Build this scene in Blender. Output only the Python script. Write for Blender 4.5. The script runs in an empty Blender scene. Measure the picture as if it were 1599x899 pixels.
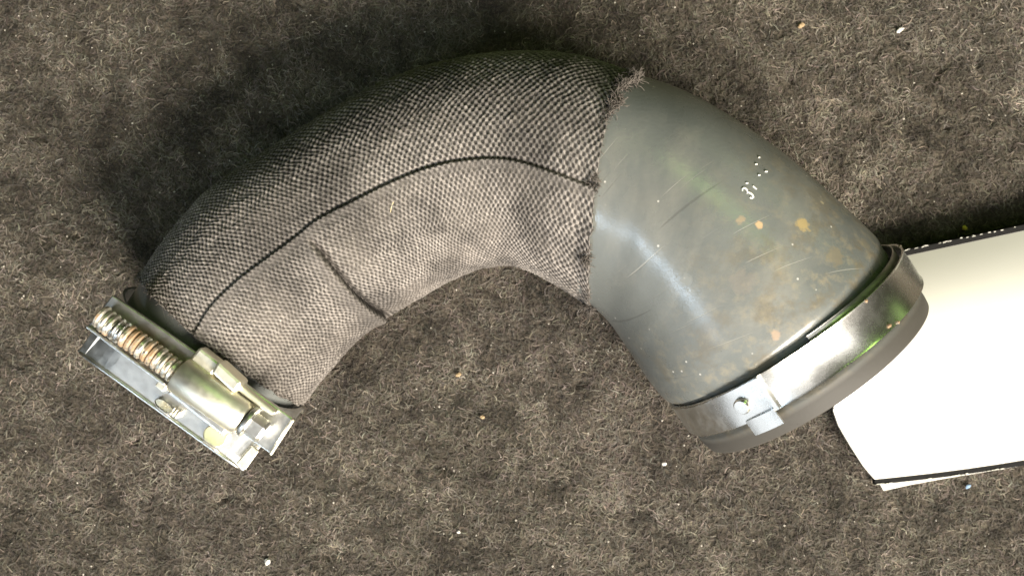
import bpy, bmesh, math
import numpy as np
from mathutils import Vector, Matrix

rng = np.random.default_rng(7)
sc = bpy.context.scene
MM = 0.001

# ------------------------------------------------------------------ camera
CAM_H = 0.335
HALF = math.radians(29.0)
cam_d = bpy.data.cameras.new('camera')
cam_d.sensor_width = 36.0
cam_d.lens = 18.0 / math.tan(HALF)
cam_d.dof.use_dof = True
cam_d.dof.focus_distance = 0.275
cam_d.dof.aperture_fstop = 17.0
cam_d.clip_start = 0.01
cam_d.clip_end = 10.0
cam = bpy.data.objects.new('camera', cam_d)
cam.location = (0, 0, CAM_H)
cam.rotation_euler = (0, 0, 0)
sc.collection.objects.link(cam)
sc.camera = cam

# ------------------------------------------------------------------ world and lamps
world = bpy.data.worlds.new('World')
sc.world = world
world.use_nodes = True
bg = world.node_tree.nodes['Background']
bg.inputs['Color'].default_value = (0.62, 0.60, 0.30, 1)
bg.inputs['Strength'].default_value = 0.03

def area(name, loc, target, sx, sy, power, col):
    l = bpy.data.lights.new(name, 'AREA')
    l.shape = 'RECTANGLE'
    l.size, l.size_y = sx, sy
    l.energy = power
    l.color = col
    o = bpy.data.objects.new(name, l)
    o.location = loc
    d = Vector(target) - Vector(loc)
    o.rotation_euler = d.to_track_quat('-Z', 'Y').to_euler()
    sc.collection.objects.link(o)
    return o

area('key_lamp', (0.96, -1.26, 1.46), (0.0, 0.0, 0.03), 1.10, 0.80, 165.0, (1.0, 0.92, 0.81))
strip_lamp = area('overhead_strip_lamp', (0.17, -0.40, 1.10), (0.17, -0.40, 0.0), 1.35, 0.26, 2.7, (1.0, 0.97, 0.93))
strip_lamp.rotation_euler = (0, 0, math.radians(40))
area('window_lamp', (-0.86, -0.62, 0.93), (0.03, 0.0, 0.05), 0.32, 0.066, 4.4, (0.62, 0.80, 1.0))
area('overhead_soft_lamp', (-0.42, -0.62, 1.10), (-0.05, 0.0, 0.0), 1.0, 0.9, 1.9, (1.0, 0.97, 0.93))
area('side_window_lamp', (-0.75, -1.05, 0.42), (0.0, 0.0, 0.05), 1.1, 0.7, 2.8, (0.89, 0.94, 1.0))
area('foliage_lamp', (1.00, 0.88, 0.42), (0.1, 0.05, 0.05), 0.95, 0.30, 0.5, (0.55, 0.85, 0.25))
area('canopy_lamp', (0.36, 0.66, 1.05), (0.06, 0.03, 0.08), 0.42, 0.20, 1.5, (0.50, 0.90, 0.18))

vs = sc.view_settings
vs.view_transform = 'Standard'
vs.look = 'None'
vs.exposure = 0.06
vs.gamma = 1.0
vs.use_curve_mapping = False
sc.cycles.use_denoising = True

# ------------------------------------------------------------------ helpers
KPX = 799.5 / math.tan(HALF)

def w(px, py, z):
    """photo pixel -> point on the horizontal plane at height z (metres)"""
    f = (CAM_H - z) / KPX
    return np.array([(px - 799.5) * f, (449.5 - py) * f, z])

def to_px(P):
    f = KPX / (CAM_H - P[..., 2])
    return np.stack([P[..., 0] * f + 799.5, 449.5 - P[..., 1] * f], -1)

_tab = rng.random((256, 256))
def vnoise(x, y, seed=0):
    x = np.asarray(x, float) + seed * 17.31; y = np.asarray(y, float) + seed * 9.77
    xi = np.floor(x).astype(int); yi = np.floor(y).astype(int)
    fx = x - xi; fy = y - yi
    fx = fx * fx * (3 - 2 * fx); fy = fy * fy * (3 - 2 * fy)
    a = _tab[xi & 255, yi & 255]; b = _tab[(xi + 1) & 255, yi & 255]
    c = _tab[xi & 255, (yi + 1) & 255]; d = _tab[(xi + 1) & 255, (yi + 1) & 255]
    return (a * (1 - fx) + b * fx) * (1 - fy) + (c * (1 - fx) + d * fx) * fy

def fbm(x, y, octaves=3, seed=0):
    s = 0; amp = 1.0; tot = 0
    for i in range(octaves):
        s = s + amp * vnoise(x * 2 ** i, y * 2 ** i, seed + i * 3); tot += amp; amp *= 0.55
    return s / tot

def sstep(a, b, x):
    t = np.clip((x - a) / (b - a), 0, 1)
    return t * t * (3 - 2 * t)

def mesh_np(name, V, F, mat, parent=None, smooth=True, col=None, uv=None):
    """one mesh object from numpy arrays; F is (n,4) or (n,3) or a list"""
    me = bpy.data.meshes.new(name)
    V = np.asarray(V, np.float32)
    if isinstance(F, np.ndarray):
        k = F.shape[1]
        me.vertices.add(len(V)); me.vertices.foreach_set('co', V.ravel())
        me.loops.add(F.size); me.loops.foreach_set('vertex_index', F.astype(np.int32).ravel())
        me.polygons.add(len(F))
        me.polygons.foreach_set('loop_start', np.arange(0, F.size, k, dtype=np.int32))
        me.update(calc_edges=True)
    else:
        me.from_pydata([tuple(v) for v in V], [], F)
        me.update()
    me.validate()
    me.polygons.foreach_set('use_smooth', np.full(len(me.polygons), smooth, dtype=bool))
    if col is not None:
        a = me.color_attributes.new('Col', 'FLOAT_COLOR', 'POINT')
        c = np.ones((len(V), 4), np.float32); c[:, :3] = col
        a.data.foreach_set('color', c.ravel())
    if uv is not None:
        a = me.attributes.new('huv', 'FLOAT_VECTOR', 'POINT')
        u3 = np.zeros((len(V), 3), np.float32); u3[:, :2] = uv
        a.data.foreach_set('vector', u3.ravel())
    if mat: me.materials.append(mat)
    o = bpy.data.objects.new(name, me)
    sc.collection.objects.link(o)
    if parent: o.parent = parent
    return o

def grid_faces(n, m, wrap=False):
    i = np.arange(n - 1)[:, None]
    j = np.arange(m if wrap else m - 1)[None, :]
    j2 = (j + 1) % m
    a = i * m + j; b = i * m + j2; c = (i + 1) * m + j2; d = (i + 1) * m + j
    return np.stack([np.broadcast_to(q, a.shape) for q in (a, b, c, d)], -1).reshape(-1, 4)

def empty(name, loc, rz=0, label=None, cat=None, group=None):
    o = bpy.data.objects.new(name, None)
    o.location = loc; o.rotation_euler = (0, 0, rz)
    o.empty_display_size = 0.02
    sc.collection.objects.link(o)
    tag(o, label, cat, group)
    return o

def tag(o, label=None, cat=None, group=None, kind=None):
    if label: o['label'] = label
    if cat: o['category'] = cat
    if group: o['group'] = group
    if kind: o['kind'] = kind
    return o

def bevel(o, width, seg=2, angle=35):
    m = o.modifiers.new('bevel', 'BEVEL')
    m.width = width; m.segments = seg; m.limit_method = 'ANGLE'; m.angle_limit = math.radians(angle)
    m.harden_normals = False
    return o

def prism(name, outline, z0, z1, mat, parent=None, bev=0.0):
    """vertical slab from a 2-D outline (list of xy); z0, z1 may be functions of x, y"""
    f0 = z0 if callable(z0) else (lambda x, y: z0)
    f1 = z1 if callable(z1) else (lambda x, y: z1)
    n = len(outline)
    V = [(x, y, f0(x, y)) for x, y in outline] + [(x, y, f1(x, y)) for x, y in outline]
    F = [list(range(n))[::-1], list(range(n, 2 * n))] + [[i, (i + 1) % n, n + (i + 1) % n, n + i] for i in range(n)]
    o = mesh_np(name, V, F, mat, parent, smooth=False)
    bm = bmesh.new(); bm.from_mesh(o.data); bmesh.ops.recalc_face_normals(bm, faces=bm.faces); bm.to_mesh(o.data); bm.free()
    if bev: bevel(o, bev)
    return o

def lathe(name, prof, mat, parent=None, seg=32, loc=(0, 0, 0), axis='x', smooth=True, closed=False):
    """profile (along, radius) revolved about the local axis"""
    n = len(prof); V = []
    for k in range(seg):
        a = 2 * math.pi * k / seg
        for (t, r) in prof:
            p = (t, r * math.cos(a), r * math.sin(a)) if axis == 'x' else (r * math.cos(a), r * math.sin(a), t)
            V.append((p[0] + loc[0], p[1] + loc[1], p[2] + loc[2]))
    F = []
    for k in range(seg):
        k2 = (k + 1) % seg
        for i in range(n - 1 if not closed else n):
            i2 = (i + 1) % n
            F.append([k * n + i, k * n + i2, k2 * n + i2, k2 * n + i])
    if not closed:
        F.append([k * n for k in range(seg)]); F.append([k * n + n - 1 for k in range(seg)][::-1])
    o = mesh_np(name, V, F, mat, parent, smooth)
    bm = bmesh.new(); bm.from_mesh(o.data); bmesh.ops.recalc_face_normals(bm, faces=bm.faces); bm.to_mesh(o.data); bm.free()
    o.modifiers.new('es', 'EDGE_SPLIT').split_angle = math.radians(40)
    return o

# ------------------------------------------------------------------ materials
class NT:
    def __init__(s, name):
        s.m = bpy.data.materials.new(name); s.m.use_nodes = True
        s.t = s.m.node_tree; s.n = s.t.nodes; s.p = s.n['Principled BSDF']
    def node(s, typ, **kw):
        nd = s.n.new(typ)
        for k, v in kw.items():
            if k in nd.inputs: nd.inputs[k].default_value = v
            else: setattr(nd, k, v)
        return nd
    def link(s, a, b): s.t.links.new(a, b)
    def math(s, op, a, b=None, clamp=False):
        nd = s.n.new('ShaderNodeMath'); nd.operation = op; nd.use_clamp = clamp
        for i, q in enumerate((a, b)):
            if q is None: continue
            if isinstance(q, (int, float)): nd.inputs[i].default_value = q
            else: s.link(q, nd.inputs[i])
        return nd.outputs[0]
    def coord(s): return s.node('ShaderNodeTexCoord').outputs['Object']
    def attr(s, name, out='Color'):
        return s.node('ShaderNodeAttribute', attribute_name=name).outputs[out]
    def noise(s, vec, scale, detail=4, rough=0.55, out='Fac'):
        nd = s.node('ShaderNodeTexNoise'); nd.inputs['Scale'].default_value = scale
        nd.inputs['Detail'].default_value = detail; nd.inputs['Roughness'].default_value = rough
        s.link(vec, nd.inputs['Vector']); return nd.outputs[out]
    def voronoi(s, vec, scale, feature='F1'):
        nd = s.node('ShaderNodeTexVoronoi', feature=feature); nd.inputs['Scale'].default_value = scale
        s.link(vec, nd.inputs['Vector']); return nd
    def ramp(s, fac, stops):
        nd = s.n.new('ShaderNodeValToRGB'); cr = nd.color_ramp
        while len(cr.elements) < len(stops): cr.elements.new(0.5)
        for e, (p, c) in zip(cr.elements, stops):
            e.position = p; e.color = (*c, 1) if not isinstance(c, (int, float)) else (c, c, c, 1)
        s.link(fac, nd.inputs['Fac']); return nd.outputs['Color']
    def mix(s, fac, a, b, mode='MIX'):
        nd = s.n.new('ShaderNodeMix'); nd.data_type = 'RGBA'; nd.blend_type = mode
        ia = [i for i in nd.inputs if i.type == 'RGBA']
        for q, sock in ((fac, nd.inputs[0]), (a, ia[0]), (b, ia[1])):
            if isinstance(q, (int, float)): sock.default_value = q
            elif isinstance(q, tuple): sock.default_value = (*q, 1)
            else: s.link(q, sock)
        return [o for o in nd.outputs if o.type == 'RGBA'][0]
    def scale(s, vec, v):
        nd = s.node('ShaderNodeMapping'); nd.inputs['Scale'].default_value = v
        s.link(vec, nd.inputs['Vector']); return nd.outputs[0]
    def bump(s, h, strength, dist, prev=None):
        nd = s.n.new('ShaderNodeBump'); nd.inputs['Strength'].default_value = strength
        nd.inputs['Distance'].default_value = dist
        s.link(h, nd.inputs['Height'])
        if prev is not None: s.link(prev, nd.inputs['Normal'])
        s.link(nd.outputs[0], s.p.inputs['Normal']); return nd.outputs[0]
    def set(s, **kw):
        for k, v in kw.items():
            k = k.replace('_', ' ')
            if isinstance(v, (int, float)): s.p.inputs[k].default_value = v
            elif isinstance(v, tuple): s.p.inputs[k].default_value = (*v, 1)
            else: s.link(v, s.p.inputs[k])
        return s.m

def mat_felt():
    t = NT('felt_base'); c = t.coord()
    n1 = t.noise(c, 900, 5, 0.7); n2 = t.noise(c, 160, 4, 0.6); n3 = t.noise(c, 22, 3, 0.5)
    col = t.ramp(n1, [(0.30, (0.022, 0.0185, 0.014)), (0.52, (0.085, 0.072, 0.055)), (0.75, (0.19, 0.162, 0.125))])
    col = t.mix(t.ramp(n2, [(0.35, 0.0), (0.65, 1.0)]), t.mix(0.5, col, (0.022, 0.019, 0.015)), col)
    col = t.mix(t.ramp(n3, [(0.4, 0.0), (0.7, 0.35)]), col, (0.12, 0.10, 0.08))
    t.bump(n1, 0.8, 0.0008)
    return t.set(Base_Color=col, Roughness=0.95, Specular_IOR_Level=0.1)

def mat_fibre():
    t = NT('felt_fibre')
    return t.set(Base_Color=t.attr('Col'), Roughness=0.85, Specular_IOR_Level=0.2)

def mat_fabric():
    t = NT('woven_fabric'); c = t.coord()
    n = t.noise(c, 2600, 3, 0.7); d = t.noise(c, 60, 4, 0.6)
    col = t.mix(t.ramp(n, [(0.3, 0.0), (0.7, 1.0)]), t.mix(0.45, t.attr('Col'), (0.02, 0.018, 0.016)), t.attr('Col'))
    col = t.mix(t.ramp(d, [(0.45, 0.0), (0.75, 0.30)]), col, (0.20, 0.175, 0.15))
    v = t.voronoi(c, 420)
    sp = t.ramp(v.outputs['Distance'], [(0.05, 1.0), (0.10, 0.0)])
    rnd = t.ramp(v.outputs['Color'], [(0.80, 0.0), (0.82, 1.0)])
    col = t.mix(t.math('MULTIPLY', sp, rnd), col, (0.42, 0.38, 0.32))
    t.bump(n, 0.5, 0.0003)
    return t.set(Base_Color=col, Roughness=0.9, Specular_IOR_Level=0.15)

def mat_rubber(spots, CUFF):
    t = NT('grey_rubber'); c = t.coord(); uv = t.attr('huv', 'Vector')
    big = t.noise(c, 28, 4, 0.55)
    col = t.ramp(big, [(0.3, (0.110, 0.118, 0.112)), (0.7, (0.155, 0.163, 0.152))])
    # dusty smears
    sm = t.noise(t.scale(uv, (60, 25, 1)), 1.0, 5, 0.65)
    col = t.mix(t.ramp(sm, [(0.50, 0.0), (0.80, 0.32)]), col, (0.34, 0.31, 0.25))
    # brown grime blotches, thickest towards the clamped end
    gx = t.node('ShaderNodeSeparateXYZ'); t.link(uv, gx.inputs[0])
    gm = t.math('MULTIPLY', t.math('SUBTRACT', gx.outputs[0], CUFF - 0.062), 20.0, True)
    gr = t.ramp(t.noise(c, 95, 6, 0.68), [(0.50, 0.0), (0.62, 0.7)])
    col = t.mix(t.math('MULTIPLY', gr, gm), col, (0.135, 0.112, 0.072))
    mo = t.ramp(t.noise(c, 240, 5, 0.7), [(0.50, 0.0), (0.66, 0.45)])
    col = t.mix(t.math('MULTIPLY', mo, gm), col, (0.30, 0.255, 0.17))
    # circumferential scratches
    s0 = t.node('ShaderNodeSeparateXYZ'); t.link(uv, s0.inputs[0])
    cb = t.node('ShaderNodeCombineXYZ')
    t.link(t.math('ADD', s0.outputs[0], t.math('MULTIPLY', s0.outputs[1], 0.55)), cb.inputs[0]); t.link(s0.outputs[1], cb.inputs[1])
    sn = t.noise(t.scale(cb.outputs[0], (1100, 30, 1)), 1.0, 1, 0.5)
    scr = t.ramp(sn, [(0.71, 0.0), (0.75, 1.0)])
    col = t.mix(t.math('MULTIPLY', scr, 0.30), col, (0.42, 0.40, 0.35))
    sn2 = t.noise(t.scale(cb.outputs[0], (640, 24, 1)), 1.0, 0, 0.5)
    dscr = t.ramp(sn2, [(0.77, 0.0), (0.80, 1.0)])
    col = t.mix(t.math('MULTIPLY', dscr, 0.30), col, (0.05, 0.048, 0.044))
    # white dust specks
    v = t.voronoi(c, 330)
    sp = t.ramp(v.outputs['Distance'], [(0.07, 1.0), (0.13, 0.0)])
    rnd = t.ramp(v.outputs['Color'], [(0.78, 0.0), (0.80, 1.0)])
    col = t.mix(t.math('MULTIPLY', t.math('MULTIPLY', sp, rnd), 0.8), col, (0.55, 0.53, 0.48))
    wob = t.noise(c, 520, 4, 0.65)
    rough = t.ramp(t.noise(c, 75, 4, 0.6), [(0.3, 0.23), (0.7, 0.34)])
    sx = t.node('ShaderNodeSeparateXYZ'); t.link(uv, sx.inputs[0])
    cuff = t.ramp(t.math('MULTIPLY', t.math('SUBTRACT', sx.outputs[0], CUFF), 200.0, True), [(0.0, 0.0), (1.0, 1.0)])
    rough = t.mix(cuff, rough, (0.7, 0.7, 0.7))
    col = t.mix(cuff, col, t.mix(big, (0.032, 0.029, 0.024), (0.062, 0.056, 0.046)))
    stain = None
    for (p, r, cc, a) in spots:
        dn = t.node('ShaderNodeVectorMath', operation='DISTANCE')
        t.link(c, dn.inputs[0]); dn.inputs[1].default_value = tuple(p)
        q = t.math('ADD', t.math('DIVIDE', dn.outputs['Value'], r), t.math('MULTIPLY', t.math('SUBTRACT', wob, 0.5), 1.9))
        f = t.math('MULTIPLY', t.ramp(q, [(0.62, 1.0), (1.0, 0.0)]), a)
        col = t.mix(f, col, cc)
        stain = f if stain is None else t.math('MAXIMUM', stain, f)
    if stain is not None:
        rough = t.mix(stain, rough, (0.7, 0.7, 0.7))
    h = t.math('ADD', t.math('MULTIPLY', t.noise(c, 700, 3, 0.6), 0.5), t.math('MULTIPLY', t.math('ADD', scr, t.math('MULTIPLY', dscr, 0.3)), -0.5))
    t.bump(h, 0.35, 0.00025)
    return t.set(Base_Color=col, Roughness=rough, Specular_IOR_Level=0.55)

def mat_steel(name, base, r0, r1, rust=0.0, tint=None, bumps=0.15):
    t = NT(name); c = t.coord()
    n = t.noise(c, 180, 4, 0.6)
    col = t.mix(t.ramp(n, [(0.35, 0.0), (0.7, 1.0)]), base, tint or tuple(b * 0.82 for b in base))
    f = t.noise(c, 420, 4, 0.65)
    rough = t.ramp(f, [(0.3, r0), (0.7, r1)])
    metal = 1.0
    if rust:
        rn = t.ramp(t.noise(c, 330, 4, 0.6), [(0.62 - rust * 0.3, 0.0), (0.72 - rust * 0.25, 1.0)])
        col = t.mix(rn, col, (0.33, 0.215, 0.12))
        rough = t.mix(rn, rough, (0.75, 0.75, 0.75))
        metal = t.math('SUBTRACT', 1.0, t.math('MULTIPLY', rn, 0.85))
    sp = t.voronoi(c, 500)
    dust = t.math('MULTIPLY', t.ramp(sp.outputs['Distance'], [(0.06, 1.0), (0.14, 0.0)]), t.ramp(sp.outputs['Color'], [(0.82, 0.0), (0.84, 1.0)]))
    col = t.mix(t.math('MULTIPLY', dust, 0.7), col, (0.75, 0.70, 0.6))
    t.bump(t.noise(c, 1500, 3, 0.6), bumps, 0.0001)
    return t.set(Base_Color=col, Roughness=rough, Metallic=metal)

def mat_plain(name, col, rough, var=0.25, scale=200, spec=0.4, coat=0.0):
    t = NT(name); c = t.coord()
    n = t.noise(c, scale, 4, 0.6)
    cc = t.mix(t.ramp(n, [(0.3, 0.0), (0.7, 1.0)]), tuple(q * (1 - var) for q in col), col)
    t.bump(n, 0.1, 0.0002)
    return t.set(Base_Color=cc, Roughness=rough, Specular_IOR_Level=spec, Coat_Weight=coat)

M = dict(
    felt=mat_felt(), fibre=mat_fibre(), fabric=mat_fabric(),
    band=mat_steel('polished_steel', (0.92, 0.91, 0.87), 0.25, 0.29, tint=(0.84, 0.83, 0.79)),
    clip=mat_steel('satin_steel', (0.68, 0.67, 0.63), 0.30, 0.44, tint=(0.56, 0.56, 0.53)),
    zinc=mat_steel('yellow_zinc', (0.90, 0.86, 0.70), 0.42, 0.54, tint=(0.76, 0.74, 0.64)),
    spring=mat_steel('spring_steel', (0.76, 0.72, 0.62), 0.34, 0.48, rust=0.25),
    rusty=mat_steel('rusty_steel', (0.66, 0.58, 0.46), 0.25, 0.45, rust=0.75),
    white=mat_plain('white_sheet', (0.62, 0.60, 0.54), 0.22, 0.03, 60, 0.5),
    black=mat_plain('black_edge', (0.009, 0.0085, 0.008), 0.8, 0.4, 500, 0.2),
    thread=mat_plain('frayed_thread', (0.15, 0.13, 0.112), 0.9, 0.4, 900, 0.15),
    mark=mat_plain('white_paint', (0.80, 0.78, 0.72), 0.6, 0.1, 900),
    crumb_white=mat_plain('white_crumb', (0.78, 0.74, 0.68), 0.7, 0.2, 900),
    crumb_tan=mat_plain('tan_crumb', (0.42, 0.30, 0.17), 0.8, 0.3, 900),
    crumb_yellow=mat_plain('yellow_crumb', (0.62, 0.50, 0.06), 0.7, 0.3, 900),
    straw=mat_plain('straw', (0.52, 0.44, 0.27), 0.7, 0.2, 900),
    lint=mat_plain('lint', (0.60, 0.55, 0.47), 0.8, 0.3, 900),
)

# ------------------------------------------------------------------ felt ground
nx, ny = 420, 256
gx = np.linspace(-0.225, 0.225, nx); gy = np.linspace(-0.135, 0.135, ny)
X, Y = np.meshgrid(gx, gy, indexing='ij')
DENTS = [(1466, 115, -0.9, 20, 4), (1366, 182, -0.5, 12, 7), (1528, 96, -1.4, 12, 5), (1480, 200, -0.4, 9, 5), (350, 778, -0.35, 20, 5),
         (560, 746, 0.1, 15, 4), (118, 366, 0.3, 18, 5), (62, 214, 0.3, 12, 5), (110, 884, 0.5, 14, 5), (505, 868, 0.2, 12, 5),
         (690, 730, 0.2, 14, 6), (1235, 128, 1.2, 10, 5), (60, 60, 0.4, 14, 5), (905, 600, -0.3, 14, 6), (210, 690, -0.5, 12, 4)]
def dent(x, y):
    d = 0
    for px, py, a, ln, wd in DENTS:
        c = w(px, py, 0); f = CAM_H / KPX
        u = (x - c[0]) * math.cos(a) - (y - c[1]) * math.sin(a); v = (x - c[0]) * math.sin(a) + (y - c[1]) * math.cos(a)
        d = d + np.exp(-(u / (ln * f)) ** 2 - ((v + 0.15 * np.abs(u)) / (wd * f)) ** 2)
    return np.clip(d, 0, 1)
def felt_h(x, y):
    return (-0.0022 * dent(x, y) + -0.0011 + 0.0009 * fbm(x / 0.0032, y / 0.0032, 3, 5) + 0.0008 * (fbm(x / 0.022, y / 0.022, 2, 9) - 0.5))
Z = felt_h(X, Y)
Zb = np.minimum(Z, 0.0)
ground = mesh_np('ground', np.stack([X, Y, Zb], -1).reshape(-1, 3), grid_faces(nx, ny), M['felt'])
ground['kind'] = 'structure'
ring_o = [(-0.6, -0.4), (0.6, -0.4), (0.6, 0.4), (-0.6, 0.4)]
ring_i = [(-0.224, -0.134), (0.224, -0.134), (0.224, 0.134), (-0.224, 0.134)]
Vr = [(x, y, -0.0010) for x, y in ring_o] + [(x, y, -0.0010) for x, y in ring_i]
far = mesh_np('ground_border', Vr, [[i, (i + 1) % 4, 4 + (i + 1) % 4, 4 + i] for i in range(4)], M['felt'], smooth=False)
far['kind'] = 'structure'

def ribbons(P, wid, tilt):
    """P (n,k,3) centre lines -> ribbon verts (n,k,2,3) flat, facing mostly up"""
    T = np.gradient(P, axis=1)
    S = np.stack([-T[..., 1], T[..., 0], np.zeros(T.shape[:2])], -1)
    S /= np.linalg.norm(S, axis=-1, keepdims=True) + 1e-12
    S[..., 2] = tilt[:, None]
    k = P.shape[1]
    prof = np.sin(np.linspace(0.18, math.pi - 0.18, k)) ** 0.5
    W = (wid[:, None] * prof[None])[..., None] * 0.5
    return np.stack([P - S * W, P + S * W], 2)

def fibre_mesh(name, n, k, xr, yr, seg, curl, wid, z0, z1, colf, mat, keep=None):
    x = rng.uniform(*xr, n); y = rng.uniform(*yr, n)
    if keep is not None:
        m = keep(x, y); x, y = x[m], y[m]; n = len(x)
    hd = rng.uniform(0, 2 * math.pi, n)
    cv = rng.normal(0, curl, n); wob = rng.normal(0, 0.35, (n, k))
    ang = hd[:, None] + np.cumsum(cv[:, None] + wob, 1)
    st = rng.uniform(seg[0], seg[1], n)[:, None]
    px = x[:, None] + np.cumsum(np.cos(ang) * st, 1); py = y[:, None] + np.cumsum(np.sin(ang) * st, 1)
    zz = rng.uniform(z0, z1, n)[:, None] * (0.35 + 0.65 * np.sin(np.linspace(0.2, math.pi - 0.2, k)))[None]
    zz = zz + rng.normal(0, 0.00008, (n, k)) + np.minimum(felt_h(px, py), 0) * 0.7
    P = np.stack([px, py, zz], -1)
    R = ribbons(P, rng.uniform(wid[0], wid[1], n), rng.normal(0, 0.5, n))
    V = R.reshape(-1, 3)
    base = (np.arange(n) * k * 2)[:, None]
    i = (np.arange(k - 1) * 2)[None]
    a = base + i
    F = np.stack([a, a + 1, a + 3, a + 2], -1).reshape(-1, 4)
    C = np.repeat(colf(x, y, n), k * 2, 0)
    o = mesh_np(name, V, F, mat, col=C)
    o['kind'] = 'stuff'
    return o

def felt_col(x, y, n):
    cl = 0.45 * fbm(x / 0.006, y / 0.006, 2, 21) + 0.55 * fbm(x / 0.035, y / 0.035, 2, 31)
    r = rng.random(n)
    fine = sstep(0.34, 0.66, fbm(x / 0.0030, y / 0.0030, 3, 25))
    blot = sstep(0.30, 0.70, fbm(x / 0.011, y / 0.011, 3, 27))
    lum = np.where(r < 0.12 + 0.5 * (cl - 0.35), rng.uniform(0.125, 0.215, n), rng.uniform(0.075, 0.125, n))
    lum = lum * (0.40 + 0.85 * fine) * (0.72 + 0.52 * blot) * (0.75 + 0.5 * cl)
    # scuffed pale streak across the felt below the bend of the hose
    q = to_px(np.stack([x, y, np.zeros(n)], -1))
    d = np.abs((q[:, 0] - 955) + 0.12 * (q[:, 1] - 720)) / 34
    s = np.exp(-d ** 2) * sstep(560, 640, q[:, 1]) * sstep(880, 780, q[:, 1])
    lum = lum * (1 - 0.4 * s) + 0.13 * 0.4 * s + 0.02 * s
    tint = np.array([0.96, 0.835, 0.675])
    c = lum[:, None] * tint[None] * rng.uniform(0.92, 1.08, (n, 3))
    return c

fib = fibre_mesh('felt_fibres', 165000, 5, (-0.206, 0.206), (-0.120, 0.120), (0.0005, 0.0012), 0.55,
                 (0.00013, 0.00028), 0.0, 0.0009, felt_col, M['fibre'], keep=lambda x, y: rng.random(len(x)) > 0.93 * dent(x, y))
tag(fib, 'dark brown grey felt pile of tangled curly fibres covering the ground', 'felt')

# ------------------------------------------------------------------ hose centre line from paired outline points
pairs = [((190, 480), (447, 665)), ((208, 455), (465, 640)), ((263, 374), (528, 560)), ((332, 298), (588, 506)),
         ((430, 229), (660, 464)), ((560, 150), (710, 436)), ((680, 102), (755, 419)), ((790, 84), (797, 415)),
         ((890, 88), (845, 434)), ((985, 115), (922, 480)), ((1062, 141), (952, 510)), ((1150, 190), (978, 547)),
         ((1240, 256), (1003, 587)), ((1320, 330), (1030, 622)), ((1376, 386), (1050, 638)), ((1416, 437), (1088, 687)),
         ((1432, 463), (1108, 706))]
Cn, Hn = [], []
for o_, i_ in pairs:
    z = 0.035
    for _ in range(8):
        a = w(*o_, z); b = w(*i_, z)
        z = np.linalg.norm(a - b) / 2 * 0.978
    Cn.append((a + b) / 2); Hn.append((a - b) / 2 * 0.978)
Cn = np.array(Cn); Hn = np.array(Hn)
Cn[:, 2] = np.linalg.norm(Hn, axis=1)

def catmull(P, t):
    n = len(P); i = np.clip(np.floor(t).astype(int), 0, n - 2); f = (t - i)[..., None]
    g = lambda k: P[np.clip(k, 0, n - 1)]
    p0, p1, p2, p3 = g(i - 1), g(i), g(i + 1), g(i + 2)
    return 0.5 * (2 * p1 + (p2 - p0) * f + (2 * p0 - 5 * p1 + 4 * p2 - p3) * f ** 2 + (3 * p1 - p0 - 3 * p2 + p3) * f ** 3)

_td = np.linspace(0, len(Cn) - 1, 641)
def _smooth(D):
    k = np.exp(-(np.arange(-36, 37) / 16.0) ** 2); k /= k.sum()
    out = np.stack([np.convolve(np.pad(D[:, i], 36, mode='reflect', reflect_type='odd'), k, 'valid') for i in range(3)], -1)
    return out
_Cd, _Hd = _smooth(catmull(Cn, _td)), _smooth(catmull(Hn, _td))
def dense(D, t): return np.stack([np.interp(t, _td, D[:, i]) for i in range(3)], -1)

def hose_pt(t, th, dr=0.0):
    C = dense(_Cd, t); H = dense(_Hd, t)
    R = np.linalg.norm(H, axis=-1, keepdims=True)
    e = H / R
    Rr = R + (dr[..., None] if isinstance(dr, np.ndarray) else dr)
    up = np.array([0, 0, 1.0])
    P = C + e * Rr * np.cos(th)[..., None] + up * Rr * np.sin(th)[..., None]
    P[..., 2] += (R[..., 0] - C[..., 2])
    return P

def on_hose(px, py, dr=0.0):
    """point of the hose's upper surface seen at a photo pixel"""
    best = None
    t = np.linspace(0, 16, 321); th = np.linspace(0.02, math.pi - 0.02, 181)
    T, H = np.meshgrid(t, th, indexing='ij')
    q = to_px(hose_pt(T, H, dr))
    d = (q[..., 0] - px) ** 2 + (q[..., 1] - py) ** 2
    k = np.unravel_index(np.argmin(d), d.shape); t0, h0 = T[k], H[k]
    for sc_ in (1.0, 0.1):
        T, H = np.meshgrid(np.clip(t0 + np.linspace(-0.05, 0.05, 21) * sc_, 0, 16), h0 + np.linspace(-0.018, 0.018, 21) * sc_, indexing='ij')
        q = to_px(hose_pt(T, H, dr)); d = (q[..., 0] - px) ** 2 + (q[..., 1] - py) ** 2
        k = np.unravel_index(np.argmin(d), d.shape); t0, h0 = T[k], H[k]
    return t0, h0

def surf_path(pts, dr):
    out = []
    for p in pts:
        t, h = on_hose(*p, dr); out.append(hose_pt(np.array(t), np.array(h), dr))
    return np.array(out)

T9, T1 = 9.0, 1.0
hose = empty('hose', (0, 0, 0), 0, 'curved grey rubber elbow hose wrapped for most of its length in dark woven fabric', 'hose')

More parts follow.
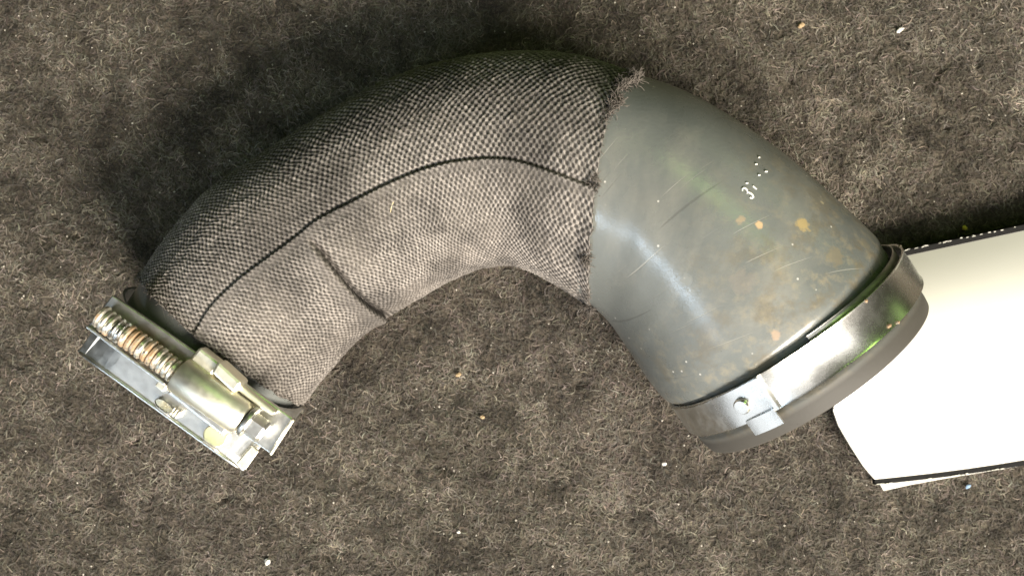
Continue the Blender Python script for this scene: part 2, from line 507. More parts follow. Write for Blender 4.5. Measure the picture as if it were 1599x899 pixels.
# rubber body
spots_px = [((1186, 351), 5.5, (0.50, 0.34, 0.18), 0.85), ((1156, 344), 6.5, (0.40, 0.28, 0.16), 0.45), ((1254, 350), 11, (0.40, 0.29, 0.11), 0.7),
            ((1284, 316), 4, (0.42, 0.36, 0.22), 0.5), ((1212, 522), 7, (0.38, 0.24, 0.14), 0.5), ((1305, 400), 16, (0.22, 0.17, 0.09), 0.4),
            ((1070, 437), 9, (0.22, 0.22, 0.20), 0.35), ((1350, 380), 12, (0.20, 0.16, 0.09), 0.35), ((1160, 440), 18, (0.20, 0.16, 0.12), 0.25)]
spots = []
for p, r, c, a in spots_px:
    t, h = on_hose(*p); spots.append((hose_pt(np.array(t), np.array(h)), r / 5.6 * MM * 1.25, c, a))

nt, nh = 340, 160
tt = np.linspace(0, 16, nt); th = np.linspace(0, 2 * math.pi, nh, endpoint=False)
T, H = np.meshgrid(tt, th, indexing='ij')
under = sstep(T9 + 0.12, T9 - 0.25, T) * sstep(0.2, 0.9, T) * 0 - 0.0013 * sstep(T9 - 0.55, T9 - 0.9, T) - 0.0034 * sstep(T9 - 1.0, T9 - 1.4, T) * sstep(1.6, 2.2, T)
# slim groove where the right clamp sits, rounded lip at the end
groove = -0.0010 * sstep(13.55, 13.9, T) * sstep(15.0, 14.8, T)
lip = -0.0010 * np.clip((T - 15.85) / 0.15, 0, 1) ** 2
flat = 0.00035 * (fbm(T * 1.2, H * 1.2, 2, 3) - 0.5)
PO = hose_pt(T, H, under + groove + lip + flat)
PI = hose_pt(T, H, under + groove - 0.0042)
Vv = np.concatenate([PO.reshape(-1, 3), PI.reshape(-1, 3)])
F1 = grid_faces(nt, nh, True); F2 = grid_faces(nt, nh, True)[:, ::-1] + nt * nh
caps = []
for row, flip in ((0, False), (nt - 1, True)):
    a = row * nh + np.arange(nh); b = row * nh + (np.arange(nh) + 1) % nh
    q = np.stack([a, a + nt * nh, b + nt * nh, b], -1)
    caps.append(q[:, ::-1] if flip else q)
seglen = np.concatenate([[0], np.cumsum(np.linalg.norm(np.diff(catmull(Cn, tt), axis=0), axis=1))])
UV = np.stack([np.repeat(seglen, nh), np.tile(th * 0.037, nt)], -1)
M['rubber'] = mat_rubber(spots, float(np.interp(14.72, tt, seglen)))
mesh_np('rubber_body', Vv, np.concatenate([F1, F2] + caps), M['rubber'], hose, uv=np.concatenate([UV, UV]))

# ------------------------------------------------------------------ woven sleeve
ns, nth = 640, 800
A = np.linspace(0, 1, ns); th = np.linspace(0, 2 * math.pi, nth, endpoint=False)
AA, H = np.meshgrid(A, th, indexing='ij')
top = np.clip(np.sin(H), 0, 1)
jag = 0.05 * (fbm(H * 9, H * 0 + 1.3, 3, 41) - 0.5) * 2
e0 = 1.10 + 0.30 * top ** 1.5 + 0.22 * np.clip(np.cos(H), 0, 1) + jag * 0.8
e1 = T9 - 0.42 * top ** 1.2 + 0.10 * (np.cos(H) > 0) * np.cos(H) ** 4 + jag * 0.9
T = e0 + (e1 - e0) * AA
B0 = hose_pt(T, H, 0.0)
# arc length along the cloth, measured from the middle of the sleeve
dl = np.linalg.norm(np.diff(B0, axis=0), axis=2)
S = np.concatenate([np.zeros((1, nth)), np.cumsum(dl, 0)], 0)
S = S - S[ns // 2][None]
per = 0.00158 + 0.0000021 * (S / MM)
Sm = S[:, nth // 4][:, None] + 0 * S; per = 0.00163 + 0.0000022 * (Sm / MM)
xph = Sm / per + 1.1 * (fbm(AA * 9, H * 2, 3, 51) - 0.5)
rows = 164
yph = H / (2 * math.pi) * rows + 0.9 * (fbm(AA * 6, H * 1.5, 2, 61) - 0.5) * np.sin(H / 2)
# two cloth panels meet at the seam: shift the weave below it
Q = to_px(B0)
def poly_dist(Q, pts):
    best = np.full(Q.shape[:2], 1e9); sign = np.ones(Q.shape[:2]); along = np.zeros(Q.shape[:2]); L = 0
    for p, q in zip(pts[:-1], pts[1:]):
        p = np.array(p, float); q = np.array(q, float); d = q - p; ln = np.hypot(*d)
        r = Q - p; u = np.clip((r @ d) / ln ** 2, 0, 1)
        e = r - u[..., None] * d; ds = np.hypot(e[..., 0], e[..., 1])
        m = ds < best
        best = np.where(m, ds, best); sign = np.where(m, np.sign(d[0] * r[..., 1] - d[1] * r[..., 0]), sign)
        along = np.where(m, L + u * ln, along); L += ln
    return best, sign, along / L
seam = [(305, 520), (330, 480), (370, 440), (420, 402), (465, 368), (500, 341), (560, 310), (620, 281), (680, 259), (740, 249), (800, 250), (860, 268), (900, 283), (945, 300)]
dart = [(478, 366), (505, 398), (535, 435), (560, 462), (585, 483), (605, 492), (640, 490)]
def spline(pts, n=6):
    P_ = np.array(pts, float); return [tuple(q) for q in catmull(P_, np.linspace(0, len(P_) - 1, (len(P_) - 1) * n + 1))]
seam, dart = spline(seam, 4), spline(dart, 4)
upm = (np.sin(H) > 0.0)
ds, sg, al = poly_dist(Q, seam)
below = (sg > 0) & upm
xph = xph + np.where(below, 0.37, 0); yph = yph + np.where(below, 0.31 + 0.015 * ds * 0, 0)
p = np.cos(2 * math.pi * xph) * np.cos(math.pi * yph)
dome = np.clip(0.46 + 1.0 * p, 0, 1) ** 0.55
nrm = np.clip(0.10 - 0.8 * p, 0, 1) * 0.30
weave = np.maximum(dome, nrm)
wv = 0.25 + 1.25 * fbm(AA * 150, H * 30, 2, 71)
hgt = 0.00050 * weave * wv
hgt += 0.0010 * (fbm(AA * 9, H * 2.2, 3, 81) - 0.5) * 1.4
# seam: inner panel laps over the outer one, tight stitched groove along the step
inner = sstep(-3.5, 1.5, ds * sg) * upm
hgt += 0.0010 * inner * np.exp(-np.where(sg > 0, ds, 0) / 70)
sfade = 0.35 + 0.65 * sstep(0.15, 0.45, al)
hgt -= 0.0007 * np.exp(-((ds * sg + 3) / 3.2) ** 2) * upm * sfade
flatw = np.exp(-((ds * sg - 9) / 7.0) ** 2) * upm      # pressed hem beside the seam
hgt -= 0.00022 * weave * flatw
dd, dg, da = poly_dist(Q, dart)
right = dg < 0
fade = sstep(0.0, 0.18, da) * upm
hgt -= 0.0030 * np.exp(-(dd / 4.4) ** 2) * fade
hgt += 0.0021 * np.exp(-np.where(dg > 0, dd, 90) / 20) * fade * sstep(0, 3, dd)
hgt -= 0.0014 * np.exp(-np.where(right, dd, 80) / 14) * fade
flatd = np.exp(-np.where(dg > 0, ((dd - 14) / 12) ** 2, 9)) * fade
hgt -= 0.0002 * weave * flatd
# puckered edges
eR = 1 - AA
hgt += 0.0007 * np.exp(-eR / 0.012) * (fbm(H * 14, eR * 60, 2, 91))
hgt += -0.0006 * np.exp(-((eR - 0.030) / 0.012) ** 2) * sstep(1.2, 2.2, H) * upm
P = hose_pt(T, H, hgt + 0.0002)
# cloth edge turned down on to the rubber
def edge(row): return hose_pt(T[row:row + 1], H[row:row + 1], hgt[row:row + 1] * 0 - 0.0016)
P = np.concatenate([edge(0), P, edge(ns - 1)])
lum = 0.040 + 0.205 * sstep(0.3, 0.9, weave) * (0.35 + 1.3 * fbm(AA * 170, H * 36, 2, 101))
dirt = fbm(AA * 9, H * 2.4, 4, 111)
lum = lum * (0.66 + 0.60 * sstep(0.25, 0.75, dirt))
dusty = np.clip(flatw + flatd, 0, 1)
lum = lum * (1 - 0.5 * dusty) + 0.115 * 0.5 * dusty
gp = np.exp(-((ds * sg + 2.5) / 2.6) ** 2) * upm * 0.8 * fbm(al * 60, ds * 0, 2, 121) * sfade + np.exp(-(dd / 3.5) ** 2) * fade * 0.4  # darkens the seam and dart creases: shade put into the cloth colour
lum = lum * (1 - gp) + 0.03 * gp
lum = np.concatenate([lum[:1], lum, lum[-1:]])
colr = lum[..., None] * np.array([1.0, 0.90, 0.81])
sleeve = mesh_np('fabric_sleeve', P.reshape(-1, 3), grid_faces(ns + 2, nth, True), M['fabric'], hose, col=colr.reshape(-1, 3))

# frayed threads along the cut edge of the sleeve and tufts
def strand_mesh(name, paths, rad, mat, parent, sides=4):
    V = []; F = []
    for P_ in paths:
        P_ = np.array(P_); k = len(P_); b = len(V)
        for i in range(k):
            tn = P_[min(i + 1, k - 1)] - P_[max(i - 1, 0)]; tn = tn / (np.linalg.norm(tn) + 1e-12)
            s = np.cross(tn, [0.1, 0.2, 1.0]); s /= np.linalg.norm(s) + 1e-12; u = np.cross(s, tn)
            r = rad * (1.0 if 0 < i < k - 1 else 0.5)
            for q in range(sides):
                a = 2 * math.pi * q / sides
                V.append(P_[i] + (s * math.cos(a) + u * math.sin(a)) * r)
        for i in range(k - 1):
            for q in range(sides):
                q2 = (q + 1) % sides
                F.append([b + i * sides + q, b + i * sides + q2, b + (i + 1) * sides + q2, b + (i + 1) * sides + q])
        F.append([b + q for q in range(sides)][::-1]); F.append([b + (k - 1) * sides + q for q in range(sides)])
    return mesh_np(name, V, F, mat, parent)

def fray_path(p0, d0, n, step, curl, lift=0.0):
    P_ = [p0]; d = d0 / np.linalg.norm(d0)
    cv = rng.normal(0, curl, 3)
    for _ in range(n):
        d = d + cv * 0.35 + rng.normal(0, 0.25, 3) + np.array([0, 0, lift]); d /= np.linalg.norm(d)
        P_.append(P_[-1] + d * step)
    return P_

paths = []
for _ in range(900):
    h = rng.uniform(-0.3, math.pi + 0.3)
    j = int(h % (2 * math.pi) / (2 * math.pi) * nth) % nth
    tE = e1[0, j]
    p0 = hose_pt(np.array(tE - rng.uniform(0.0, 0.10)), np.array(h), rng.uniform(0.0003, 0.0009))
    p1 = hose_pt(np.array(tE + 0.05), np.array(h + rng.normal(0, 0.03)), 0.0004)
    paths.append(fray_path(p0, p1 - p0, 4, rng.uniform(0.00010, 0.00038), 0.6, 0.03))
for _ in range(420):
    h = rng.uniform(0.0, math.pi)
    j = int(h / (2 * math.pi) * nth) % nth
    tE = e0[0, j]
    p0 = hose_pt(np.array(tE + rng.uniform(0, 0.1)), np.array(h), rng.uniform(0.0003, 0.0008))
    p1 = hose_pt(np.array(tE - 0.05), np.array(h + rng.normal(0, 0.05)), 0.0004)
    paths.append(fray_path(p0, p1 - p0, 4, rng.uniform(0.00015, 0.0004), 0.6, 0.02))
ft = strand_mesh('edge_fray', paths, 0.00009, M['thread'], sleeve, 3)
ft['kind'] = 'stuff'
def tuft(px, py, n, spread, step, dirpx=None, name='loose_tuft'):
    t, h = on_hose(px, py); ps = []
    for _ in range(n):
        c = hose_pt(np.array(t + rng.normal(0, 0.035)), np.array(h + rng.normal(0, 0.04)), rng.uniform(0.0004, 0.0013))
        d = np.array([rng.normal(0, 1), rng.normal(0, 1), rng.uniform(0, 0.9)])
        if dirpx: d = np.array([dirpx[0], -dirpx[1], 0.35]) + d * spread
        ps.append(fray_path(c, d, 6, rng.uniform(0.12, 0.6) * step, 1.1, 0.0))
    return strand_mesh(name, ps, 0.00011, M['thread'], sleeve, 3)
tuft(988, 128, 142, 0.5, 0.00135, (0.6, -0.8))
tuft(972, 135, 125, 0.9, 0.00108)
tuft(962, 158, 168, 1.0, 0.00108)
tuft(952, 172, 125, 0.9, 0.00095, (-0.2, 0.8))
tuft(918, 476, 210, 0.6, 0.00108, (0.1, 0.9))
tuft(928, 288, 109, 0.9, 0.00068)
tuft(915, 400, 125, 0.6, 0.00068, (0.1, 0.9))

# thread standing proud along the seam
sp = []
tp = [on_hose(*q) for q in seam[16:-2]]
for k in range(len(tp) - 1):
    for f in np.linspace(0, 1, 4)[:-1]:
        sp.append((tp[k][0] * (1 - f) + tp[k + 1][0] * f, tp[k][1] * (1 - f) + tp[k + 1][1] * f))
pp = [hose_pt(np.array(a), np.array(b + rng.normal(0, 0.006)), 0.0003 + rng.normal(0, 0.00008)) for a, b in sp]
strand_mesh('seam_thread', [pp], 0.00013, mat_plain('dark_thread', (0.075, 0.066, 0.058), 0.95, 0.4, 900, 0.1), sleeve, 5)

# white printed mark on the rubber: a small numeral and dots
def flat_stroke(pts, width, name, mat, parent, dr=0.00012):
    C_ = surf_path(pts, 0.0); n = len(C_)
    V = []
    for i in range(n):
        tn = C_[min(i + 1, n - 1)] - C_[max(i - 1, 0)]; tn /= np.linalg.norm(tn)
        t, h = on_hose(*pts[i])
        c = catmull(Cn, np.array(t)); c = np.array([c[0], c[1], C_[i][2] * 0 + c[2]])
        nm = C_[i] - c; nm /= np.linalg.norm(nm)
        s = np.cross(nm, tn); s /= np.linalg.norm(s)
        ww = width * (0.75 if i in (0, n - 1) else 1.0)
        for sgn, hh in ((-1, -0.0001), (-0.8, dr), (0.8, dr), (1, -0.0001)):
            V.append(C_[i] + s * sgn * ww / 2 + nm * (hh + 0.00012))
    F = [[i * 4 + j, i * 4 + j + 1, (i + 1) * 4 + j + 1, (i + 1) * 4 + j] for i in range(n - 1) for j in range(3)]
    return mesh_np(name, V, F, mat, parent)
flat_stroke([(1159, 299), (1158.5, 295.5), (1161, 293), (1164, 294), (1166, 297), (1167, 300.5), (1165, 301.5), (1168, 300), (1172, 301.5), (1175, 305), (1176, 308), (1173, 309.5), (1171, 308)], 0.00060, 'printed_numeral', M['mark'], hose)
flat_stroke([(1175.5, 290.5), (1178.5, 293), (1181.5, 296)], 0.00055, 'printed_stroke', M['mark'], hose)
for q, s in (((1166, 286), 2.0), ((1185, 273.5), 1.8), ((1196, 268), 2.2), ((1180.5, 256.5), 1.6), ((1185, 246), 1.3)):
    flat_stroke([(q[0] - s, q[1]), (q[0], q[1]), (q[0] + s, q[1])], 0.00050, 'paint_dot', M['mark'], hose)

# ------------------------------------------------------------------ left clamp (spring loaded bolt clamp)
Z0 = 2 * Cn[0][2] + 0.0016
uw = np.array([0.81, -0.585]); uw /= np.linalg.norm(uw); nw = np.array([-uw[1], uw[0]])
LO = w(285, 600, Z0); RZ = math.atan2(uw[1], uw[0])
clampL = empty('spring_clamp', (LO[0], LO[1], 0), RZ, 'spring loaded steel bolt clamp with a stack of rusty washers over the fabric covered end', 'hose clamp')
def L(u, n, z):
    """clamp-face pixel offsets -> clamp-local metres at height z"""
    p = np.array([285 + u * 0.8107 - n * -0.5855, 600 + u * 0.5855 - n * 0.8107])
    q = w(p[0], p[1], z)[:2] - LO[:2]
    return np.array([q @ uw, q @ nw, z])
def Lp(pts, z): return [tuple(L(u, n, z)[:2]) for u, n in pts]

# band round the hose end
hc = (Cn[0] * 0.5 + Cn[1] * 0.5); R0 = hc[2] + 0.0008
cl = hc[:2] - LO[:2]; cx, cy = cl @ uw, cl @ nw
seg = 96; V = []
for k in range(seg):
    a = 2 * math.pi * k / seg
    for yy, rr in ((-0.0045, 0), (-0.0045, 0.0008), (0.0045, 0.0008), (0.0045, 0)):
        V.append((cx + (R0 + rr) * math.cos(a), cy + yy, hc[2] + (R0 + rr) * math.sin(a)))
F = [[k * 4 + i, k * 4 + (i + 1) % 4, ((k + 1) % seg) * 4 + (i + 1) % 4, ((k + 1) % seg) * 4 + i] for k in range(seg) for i in range(4)]
bandL = mesh_np('band', V, F, M['clip'], clampL)
bandL.modifiers.new('es', 'EDGE_SPLIT').split_angle = math.radians(40)

# saddle plate: arched strip over the top, bowed down at both ends
def strip(name, us, n0, n1, zf, th_, mat, parent, bev=0.0003):
    V = []; k = len(us)
    for u in us:
        for n in (n0(u) if callable(n0) else n0, n1(u) if callable(n1) else n1):
            for dz in (0, -th_):
                z = zf(u, n) + dz
                q = L(u, n, zf(u, n)); V.append((q[0], q[1], z))
    F = []
    for i in range(k - 1):
        a, b = i * 4, (i + 1) * 4
        F += [[a, a + 2, b + 2, b], [a + 1, b + 1, b + 3, a + 3], [a, b, b + 1, a + 1], [a + 2, a + 3, b + 3, b + 2]]
    F += [[0, 1, 3, 2], [(k - 1) * 4 + j for j in (0, 2, 3, 1)]]
    o = mesh_np(name, V, F, mat, parent, smooth=False)
    bm = bmesh.new(); bm.from_mesh(o.data); bmesh.ops.recalc_face_normals(bm, faces=bm.faces); bm.to_mesh(o.data); bm.free()
    if bev: bevel(o, bev)
    return o
def zs(u, n):
    return Z0 + 0.0012 - 0.0000006 * max(0, abs(u) - 100) ** 2 - (0.0012 if n < -30 else 0.0)
strip('saddle_plate', np.linspace(-163, 156, 28), -55, lambda u: 40 if -150 < u < 150 else -8, zs, 0.0012, M['clip'], clampL)
# rolled lip along the outer edge of the saddle
lip_p = [L(u, -54, zs(u, -54) + 0.0001) for u in np.linspace(-160, 150, 24)]
strand_mesh('rolled_edge', [lip_p], 0.0006, M['clip'], clampL, 8)
# end flap folded up on the saddle
prism('end_flap', Lp([(140, -50), (158, -50), (158, -14), (144, -12)], Z0 + 0.002), Z0 + 0.0013, lambda x, y: Z0 + 0.0028, M['zinc'], clampL, 0.0003)
# raised tongue and slot
def tongue(name, uc, nc, ru, rn, mat, tiltz):
    V = []; n = 20
    pts = [(uc + ru * math.cos(a), nc + rn * max(math.sin(a), -0.85)) for a in np.linspace(0, 2 * math.pi, n, endpoint=False)]
    V = [L(u, v, Z0 + 0.0016 + tiltz * (nc + rn - v) / (2 * rn)) for u, v in pts]
    base = [L(u, v, Z0 + 0.0001) for u, v in pts]
    F = [list(range(n))] + [[i, (i + 1) % n, n + (i + 1) % n, n + i] for i in range(n)]
    o = mesh_np(name, V + base, F, mat, clampL, smooth=False)
    bm = bmesh.new(); bm.from_mesh(o.data); bmesh.ops.recalc_face_normals(bm, faces=bm.faces); bm.to_mesh(o.data); bm.free()
    bevel(o, 0.0003)
tongue('louvre', 88, -36, 19, 17, M['zinc'], 0.0034)
tongue('louvre', -4, -44, 17, 8, M['band'], 0.0022)
for du in (10, 15, 20):
    prism('grip_rib', Lp([(du, -50), (du + 3, -50), (du + 3, -36), (du, -36)], Z0 + 0.002), Z0 + 0.0004, Z0 + 0.0021, M['zinc'], clampL, 0.0002)

# channel bracket that carries the washers
ZB = Z0 + 0.0030
prism('bracket', Lp([(-174, -13), (-12, -15), (-12, 53), (-171, 49)], ZB), Z0 + 0.0014, ZB, M['clip'], clampL, 0.0004)
prism('bracket_wall', Lp([(-174, -16), (-22, -18), (-22, -13), (-174, -11)], ZB + 0.003), ZB + 0.00001, ZB + 0.0036, M['clip'], clampL, 0.0003)
prism('bracket_foot', Lp([(-30, -22), (-14, -23), (-14, -10), (-30, -8)], ZB), ZB - 0.002, ZB + 0.0030, M['zinc'], clampL, 0.0003)
# bolt shank and spring washers
ZA = ZB + 0.0036
ax0 = L(-172, 11, ZA); ax1 = L(-14, 11, ZA)
lathe('bolt_shank', [(ax0[0] + 0.001, 0.0017), (ax1[0] + 0.004, 0.0017)], M['spring'], clampL, 20, (0, ax0[1], ZA))
nwash = 15
for k in range(nwash):
    x = ax0[0] + 0.0006 + (ax1[0] - ax0[0] - 0.0012) * (k + 0.5) / nwash
    hp = (ax1[0] - ax0[0]) / nwash * 0.5
    pr = [(-hp * 0.97, 0.0016), (-hp * 0.97, 0.0028), (-hp * 0.45, 0.0034 + 0.00006 * (k % 3)), (hp * 0.35, 0.0035), (hp * 0.95, 0.0029), (hp * 0.95, 0.0016)]
    m = M['rusty'] if k in (5, 6, 7, 9, 10) else (M['band'] if k in (3, 4) else M['spring'])
    o = lathe('spring_washer', pr, m, clampL, 28, (x, ax0[1] + rng.normal(0, 0.00012), ZA), smooth=True, closed=True)

# barrel housing
ZC = Z0 + 0.0056
b0 = L(-14, 14, ZC); b1 = L(110, 9, ZC)
yb = (b0[1] + b1[1]) / 2
lathe('barrel', [(b0[0], 0.0034), (b0[0], 0.0052), (b0[0] + 0.0004, 0.0055), (b1[0] - 0.0012, 0.0051), (b1[0], 0.0042), (b1[0], 0.0025)], M['zinc'], clampL, 40, (0, yb, ZC))
# sheet folded over the barrel: side cheeks
prism('barrel_cheek', Lp([(-14, 34), (30, 34), (30, 62), (-12, 64)], ZC), Z0 + 0.0005, Z0 + 0.0064, M['zinc'], clampL, 0.0008)
prism('barrel_ear', Lp([(24, 40), (74, 34), (74, 56), (22, 62)], ZC + 0.003), Z0 + 0.0005, Z0 + 0.0082, M['zinc'], clampL, 0.0009)
prism('barrel_skirt', Lp([(-12, -24), (100, -28), (100, -8), (-12, -4)], Z0 + 0.002), Z0 + 0.0011, lambda x, y: Z0 + 0.0030, M['clip'], clampL, 0.0009)
# long cradle under the bolt head, with its upright bright flange
prism('cradle', Lp([(66, -8), (120, -8), (178, -8), (174, 58), (66, 58)], Z0 + 0.0022), Z0 + 0.0001, Z0 + 0.0022, M['clip'], clampL, 0.0005)
prism('cradle_flange', Lp([(72, 44), (140, 42), (144, 46), (144, 51), (72, 54)], Z0 + 0.005), Z0 + 0.0022, Z0 + 0.0058, M['zinc'], clampL, 0.0005)
prism('cradle_rim', Lp([(172, -8), (178, -9), (175, 58), (169, 57)], Z0 + 0.003), Z0 + 0.0022, Z0 + 0.0036, M['zinc'], clampL, 0.0004)
# flange and hex head
f0 = L(113, 14, ZC)
lathe('bolt_flange', [(f0[0], 0.002), (f0[0], 0.0046), (f0[0] + 0.0005, 0.0049), (f0[0] + 0.0013, 0.0048), (f0[0] + 0.0017, 0.0042), (f0[0] + 0.0019, 0.002)], M['clip'], clampL, 36, (0, f0[1], ZC))
lathe('bolt_head', [(f0[0] + 0.0017, 0.0036), (f0[0] + 0.0056, 0.0036), (f0[0] + 0.0064, 0.0029)], M['clip'], clampL, 6, (0, f0[1], ZC), smooth=False)

# ------------------------------------------------------------------ right clamp (wide polished band)
ia = 14.12
Ca = catmull(Cn, np.array(14.0)); Cb = catmull(Cn, np.array(15.2))
axw = np.array([0.592, -0.806]); axw /= np.linalg.norm(axw)
tw = np.array([-axw[1], axw[0]])              # towards the upper right end
RR = Ca[2]
base = Ca[:2] - axw * 0.0002
clampR = empty('band_clamp', (base[0], base[1], 0), math.atan2(tw[1], tw[0]), 'wide polished steel band clamp with a rivet around the bare rubber end', 'hose clamp')
# local x = tw, local y = perpendicular to the left of tw = -axw
def ringpt(phi, wdt, r, ecc=0.0011):
    """local point: phi 0 = upper right end, 90 deg = top; wdt along the axis away from the hose"""
    return (ecc + r * math.cos(phi), -wdt, RR + r * math.sin(phi) + 0.0002)
def arc_band(name, p0, p1, w0, w1, rf, th_, mat, nseg=120, lipw=0.0, parent=clampR):
    V = []; full = abs(p1 - p0) >= 2 * math.pi - 1e-6
    ph = np.linspace(p0, p1, nseg, endpoint=not full)
    mids = [0.0, 0.06, 0.5, 0.94, 1.0]
    prof = [(m, th_) for m in mids] + [(m, 0.0) for m in mids[::-1]]
    for a in ph:
        wa = w0(a) if callable(w0) else w0; wb = w1(a) if callable(w1) else w1
        for m, d in prof:
            e = lipw if m in (0.0, 1.0) else 0.0
            V.append(ringpt(a, wa + (wb - wa) * m, (rf(a, m) if callable(rf) else rf) + d + e))
    k = len(prof); n = len(ph)
    F = [[i * k + j, i * k + (j + 1) % k, ((i + 1) % n) * k + (j + 1) % k, ((i + 1) % n) * k + j] for i in range(n if full else n - 1) for j in range(k)]
    if not full: F += [list(range(k)), [(n - 1) * k + j for j in range(k)][::-1]]
    o = mesh_np(name, V, F, mat, parent)
    bm = bmesh.new(); bm.from_mesh(o.data); bmesh.ops.recalc_face_normals(bm, faces=bm.faces); bm.to_mesh(o.data); bm.free()
    o.modifiers.new('es', 'EDGE_SPLIT').split_angle = math.radians(35)
    return o
D2 = math.radians
RB = RR + 0.0008
def rband(a, m):
    return RB + 0.0006 * max(0, math.cos(a)) * (1 - m) + 0.00012 * math.sin(a * 7) + 0.00008 * math.sin(a * 17 + m * 4)
BW = 0.0110
arc_band('band', 0, 2 * math.pi, 0.0, BW, rband, 0.0007, M['band'], 220, 0.00022)
arc_band('liner', D2(-40), D2(96), -0.0016, BW - 0.001, lambda a, m: RB - 0.0013, 0.0004, M['clip'], 90, 0.0001)
# overlapping end plate, rivet and lug
arc_band('overlap_plate', D2(121), D2(143), 0.0002, BW - 0.0004, lambda a, m: rband(a, m) + 0.0009, 0.0007, M['band'], 24, 0.0)
arc_band('under_strap', D2(143), D2(200), 0.0006, BW - 0.0004, lambda a, m: rband(a, m) + 0.00075, 0.0004, M['clip'], 40, 0.0)
arc_band('plate_fold', D2(119.4), D2(121), 0.0001, BW - 0.0003, lambda a, m: rband(a, m) + 0.0008, 0.0013, M['clip'], 6, 0.0)
lug = arc_band('lug', D2(121), D2(134), BW - 0.0012, BW + 0.0037, lambda a, m: RB + 0.0012 + 0.0007 * math.sin((D2(134) - a) * 6), 0.0009, M['band'], 16, 0.0)
rv = lathe('rivet', [(0.0, 0.0024), (0.0010, 0.0024), (0.0015, 0.0020), (0.0016, 0.0009), (0.00155, 0.0)], M['band'], clampR, 28, axis='z')
a = D2(131); c = ringpt(a, BW * 0.48, RB + 0.0016)
rv.location = c
rv.rotation_euler = (0, math.pi / 2 - a, 0)
# small burrs on the band edges
for adeg, wd in ((14, 0.0002), (6, BW), (64, BW - 0.0002), (70, 0.0004), (68, BW - 0.0012)):
    c = ringpt(D2(adeg), wd, rband(D2(adeg), 0) + 0.0007)
    b = lathe('edge_burr', [(-0.0004, 0.0002), (0, 0.0006), (0.0005, 0.0002)], M['rusty'], clampR, 8, c)

# ------------------------------------------------------------------ white panel under the right end
def panel_z(px, py):
    """bowed sheet: rises steeply from the lower edge and flattens towards the far edge"""
    yt = 403 - (px - 1398) * 0.2145; yb = 748 - (px - 1366) * 0.137
    v = np.clip((yb - py) / (yb - yt), -0.05, 1.05)
    return 0.0035 + 0.0200 * np.sin(v * math.pi * 0.86)
bx = w(1480, 580, 0)[:2]
panel = empty('white_panel', (bx[0], bx[1], 0), 0, 'glossy bowed white board with black edging beside the clamped rubber end', 'board')
nu, nv = 40, 30
def left_x(v):      # left border of the sheet in the photo, lower corner to far corner
    return np.interp(v, [0, 0.06, 0.16, 0.27, 0.36, 0.5, 0.7, 0.85, 1.0], [1366, 1350, 1330, 1310, 1300, 1322, 1372, 1388, 1394])
def pedge(u, v, off=0.0):
    lx = left_x(v); px = lx + (1830 - lx) * u
    yt = 403 - (px - 1398) * 0.2145; yb = 748 - (px - 1366) * 0.137 + 3 * np.sin((px - 1366) / 90.0) * (v < 0.02)
    py = yb + (yt - yb) * v
    z = panel_z(px, py)
    return w(px, py + off, z) - np.array([bx[0], bx[1], 0])
def slab(name, top, bottom, mat, parent):
    """closed slab between two equal point grids"""
    n, m = top.shape[:2]; Vt = top.reshape(-1, 3); Vb = bottom.reshape(-1, 3); N = n * m
    F = [tuple(f) for f in grid_faces(n, m)] + [tuple(f[::-1] + N) for f in grid_faces(n, m)]
    rim = [i * m for i in range(n)] + [(n - 1) * m + j for j in range(1, m)] + [i * m + m - 1 for i in range(n - 2, -1, -1)] + [j for j in range(m - 2, 0, -1)]
    F += [(a, b, b + N, a + N) for a, b in zip(rim, rim[1:] + rim[:1])]
    o = mesh_np(name, np.concatenate([Vt, Vb]), F, mat, parent)
    bm = bmesh.new(); bm.from_mesh(o.data); bmesh.ops.recalc_face_normals(bm, faces=bm.faces); bm.to_mesh(o.data); bm.free()
    o.modifiers.new('es', 'EDGE_SPLIT').split_angle = math.radians(40)
    return o
us = np.linspace(0, 1, nu); vvs = np.linspace(0, 1, nv)
G = np.array([[pedge(u, v) for v in vvs] for u in us])
slab('sheet', G, G - np.array([0, 0, 0.0012]), M['white'], panel)
# black edging: deep skirt along the far side, thin strip along the near side
E0 = np.array([[pedge(u, 1.0, o) for o in (-0.4, -9.0)] for u in us])
E0[..., 2] += 0.0004
Eb = E0.copy(); Eb[..., 2] = 0.0004
slab('black_edging', E0, Eb, M['black'], panel)
E1 = np.array([[pedge(u, 0.0, o) for o in (0.5, 8.5)] for u in us])
Eb = E1.copy(); Eb[..., 2] = 0.0012
slab('black_edging', E1, Eb, M['black'], panel)
for v0, off, cnt in ((1.0, -9.0, 22), (0.0, 8.0, 22)):
    for _ in range(cnt):
        u = rng.uniform(0.0, 0.55) ** 1.3; c = pedge(u, v0, off + rng.normal(0, 0.5)) + np.array([0, 0, 0.0004])
        ln = rng.uniform(0.0002, 0.0009); hh = rng.uniform(0.00006, 0.00016); k_ = 0.2145 if v0 else 0.137
        pts = [(-ln, -hh - k_ * ln), (ln, -hh + k_ * ln), (ln * .7, hh + k_ * ln * .7), (-ln * .6, hh - k_ * ln * .6)]
        prism('edge_chip', [(c[0] + a, c[1] + b) for a, b in pts], c[2] - 0.0008, c[2] + 0.0001, M['white'], panel)
prism('backing_sheet', [tuple(w(*p, 0.0011)[:2] - bx) for p in [(1372, 752), (1380, 766), (1420, 757), (1480, 746), (1590, 728), (1590, 700), (1400, 730)]], 0.0002, 0.0011, M['white'], panel, 0.0002)

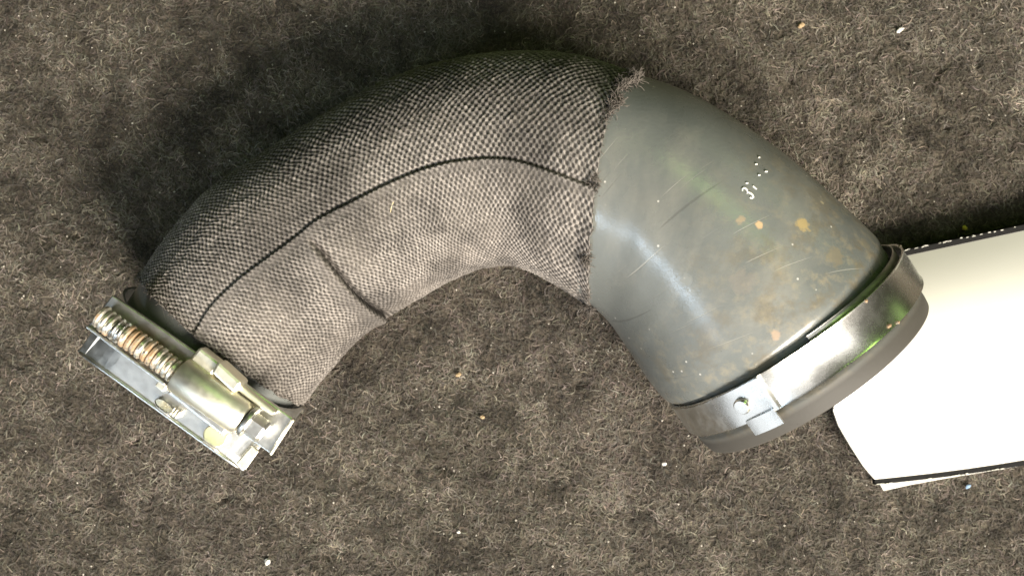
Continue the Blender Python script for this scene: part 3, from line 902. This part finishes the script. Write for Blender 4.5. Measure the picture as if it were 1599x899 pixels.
# ------------------------------------------------------------------ crumbs and lint
def crumb(px, py, r, mat, label, sx=1.0, rot=0.0, z=None, parts=0):
    bm = bmesh.new(); bmesh.ops.create_icosphere(bm, subdivisions=2, radius=1)
    for v in bm.verts:
        v.co *= 1 + rng.normal(0, 0.16)
        v.co.x *= sx; v.co.z *= 0.7
        v.co *= r * 0.8
    me = bpy.data.meshes.new('crumb'); bm.to_mesh(me); bm.free(); me.materials.append(mat)
    o = bpy.data.objects.new('crumb', me); sc.collection.objects.link(o)
    zz = 0.0009 if z is None else z
    o.location = w(px, py, zz); o.rotation_euler = (0, 0, rot)
    tag(o, label, 'crumb')
    return o
crumb(1406, 47, 0.0008, M['crumb_white'], 'elongated white flake on the felt beyond the bare rubber bend', 2.6, 0.5)
crumb(1251, 40, 0.0011, M['crumb_tan'], 'rounded tan crumb on the felt near a white flake', 1.4, 0.3)
crumb(1506, 356, 0.0011, M['crumb_yellow'], 'yellow crumb on the dark felt beside the board edging', 1.0)
crumb(716, 585, 0.0009, M['crumb_tan'], 'pale tan crumb on the felt inside the hose bend', 1.5, 0.3)
crumb(418, 876, 0.0014, M['crumb_white'], 'large off white crumb on open felt below the spring clamp', 0.9)
crumb(1037, 724, 0.0009, M['crumb_white'], 'round white crumb on the felt below the riveted band', 1.0)
crumb(753, 651, 0.0008, M['crumb_tan'], 'small orange tan crumb on the felt beyond the inner bend', 1.3)
crumb(716, 830, 0.0007, M['crumb_white'], 'tiny white crumb on open felt away from the hose', 1.1)
crumb(1512, 759, 0.0009, mat_plain('blue_crumb', (0.25, 0.38, 0.55), 0.7, 0.3), 'small pale blue crumb on the felt beside the board lower edge', 1.6, 0.4)
# straw-like fibre caught on the fabric
t_, h_ = on_hose(611, 322)
sp_ = surf_path([(611, 309), (614, 316), (611, 323), (609.5, 333)], 0.0009)
st = strand_mesh('straw_bit', [sp_, surf_path([(613, 318), (616, 313)], 0.0009)], 0.00022, M['straw'], None, 5)
tag(st, 'short pale straw fibre caught on the woven fabric sleeve', 'straw')

# scattered tiny specks
n = 900
xs = rng.uniform(-0.2, 0.2, n); ys = rng.uniform(-0.12, 0.12, n); rs = rng.uniform(0.00012, 0.00034, n)
oct_ = np.array([(1, 0, 0), (-1, 0, 0), (0, 1, 0), (0, -1, 0), (0, 0, 1), (0, 0, -1)], float)
of = np.array([(0, 2, 4), (2, 1, 4), (1, 3, 4), (3, 0, 4), (2, 0, 5), (1, 2, 5), (3, 1, 5), (0, 3, 5)])
V = (oct_[None] * rs[:, None, None] * rng.uniform(0.6, 1.5, (n, 1, 3)) + np.stack([xs, ys, np.full(n, 0.0010)], -1)[:, None]).reshape(-1, 3)
F = (of[None] + (np.arange(n) * 6)[:, None, None]).reshape(-1, 3)
lint = mesh_np('lint_specks', V, F, M['lint'], smooth=False)
tag(lint, 'scattered pale lint and grit specks on the felt', 'lint', kind='stuff')
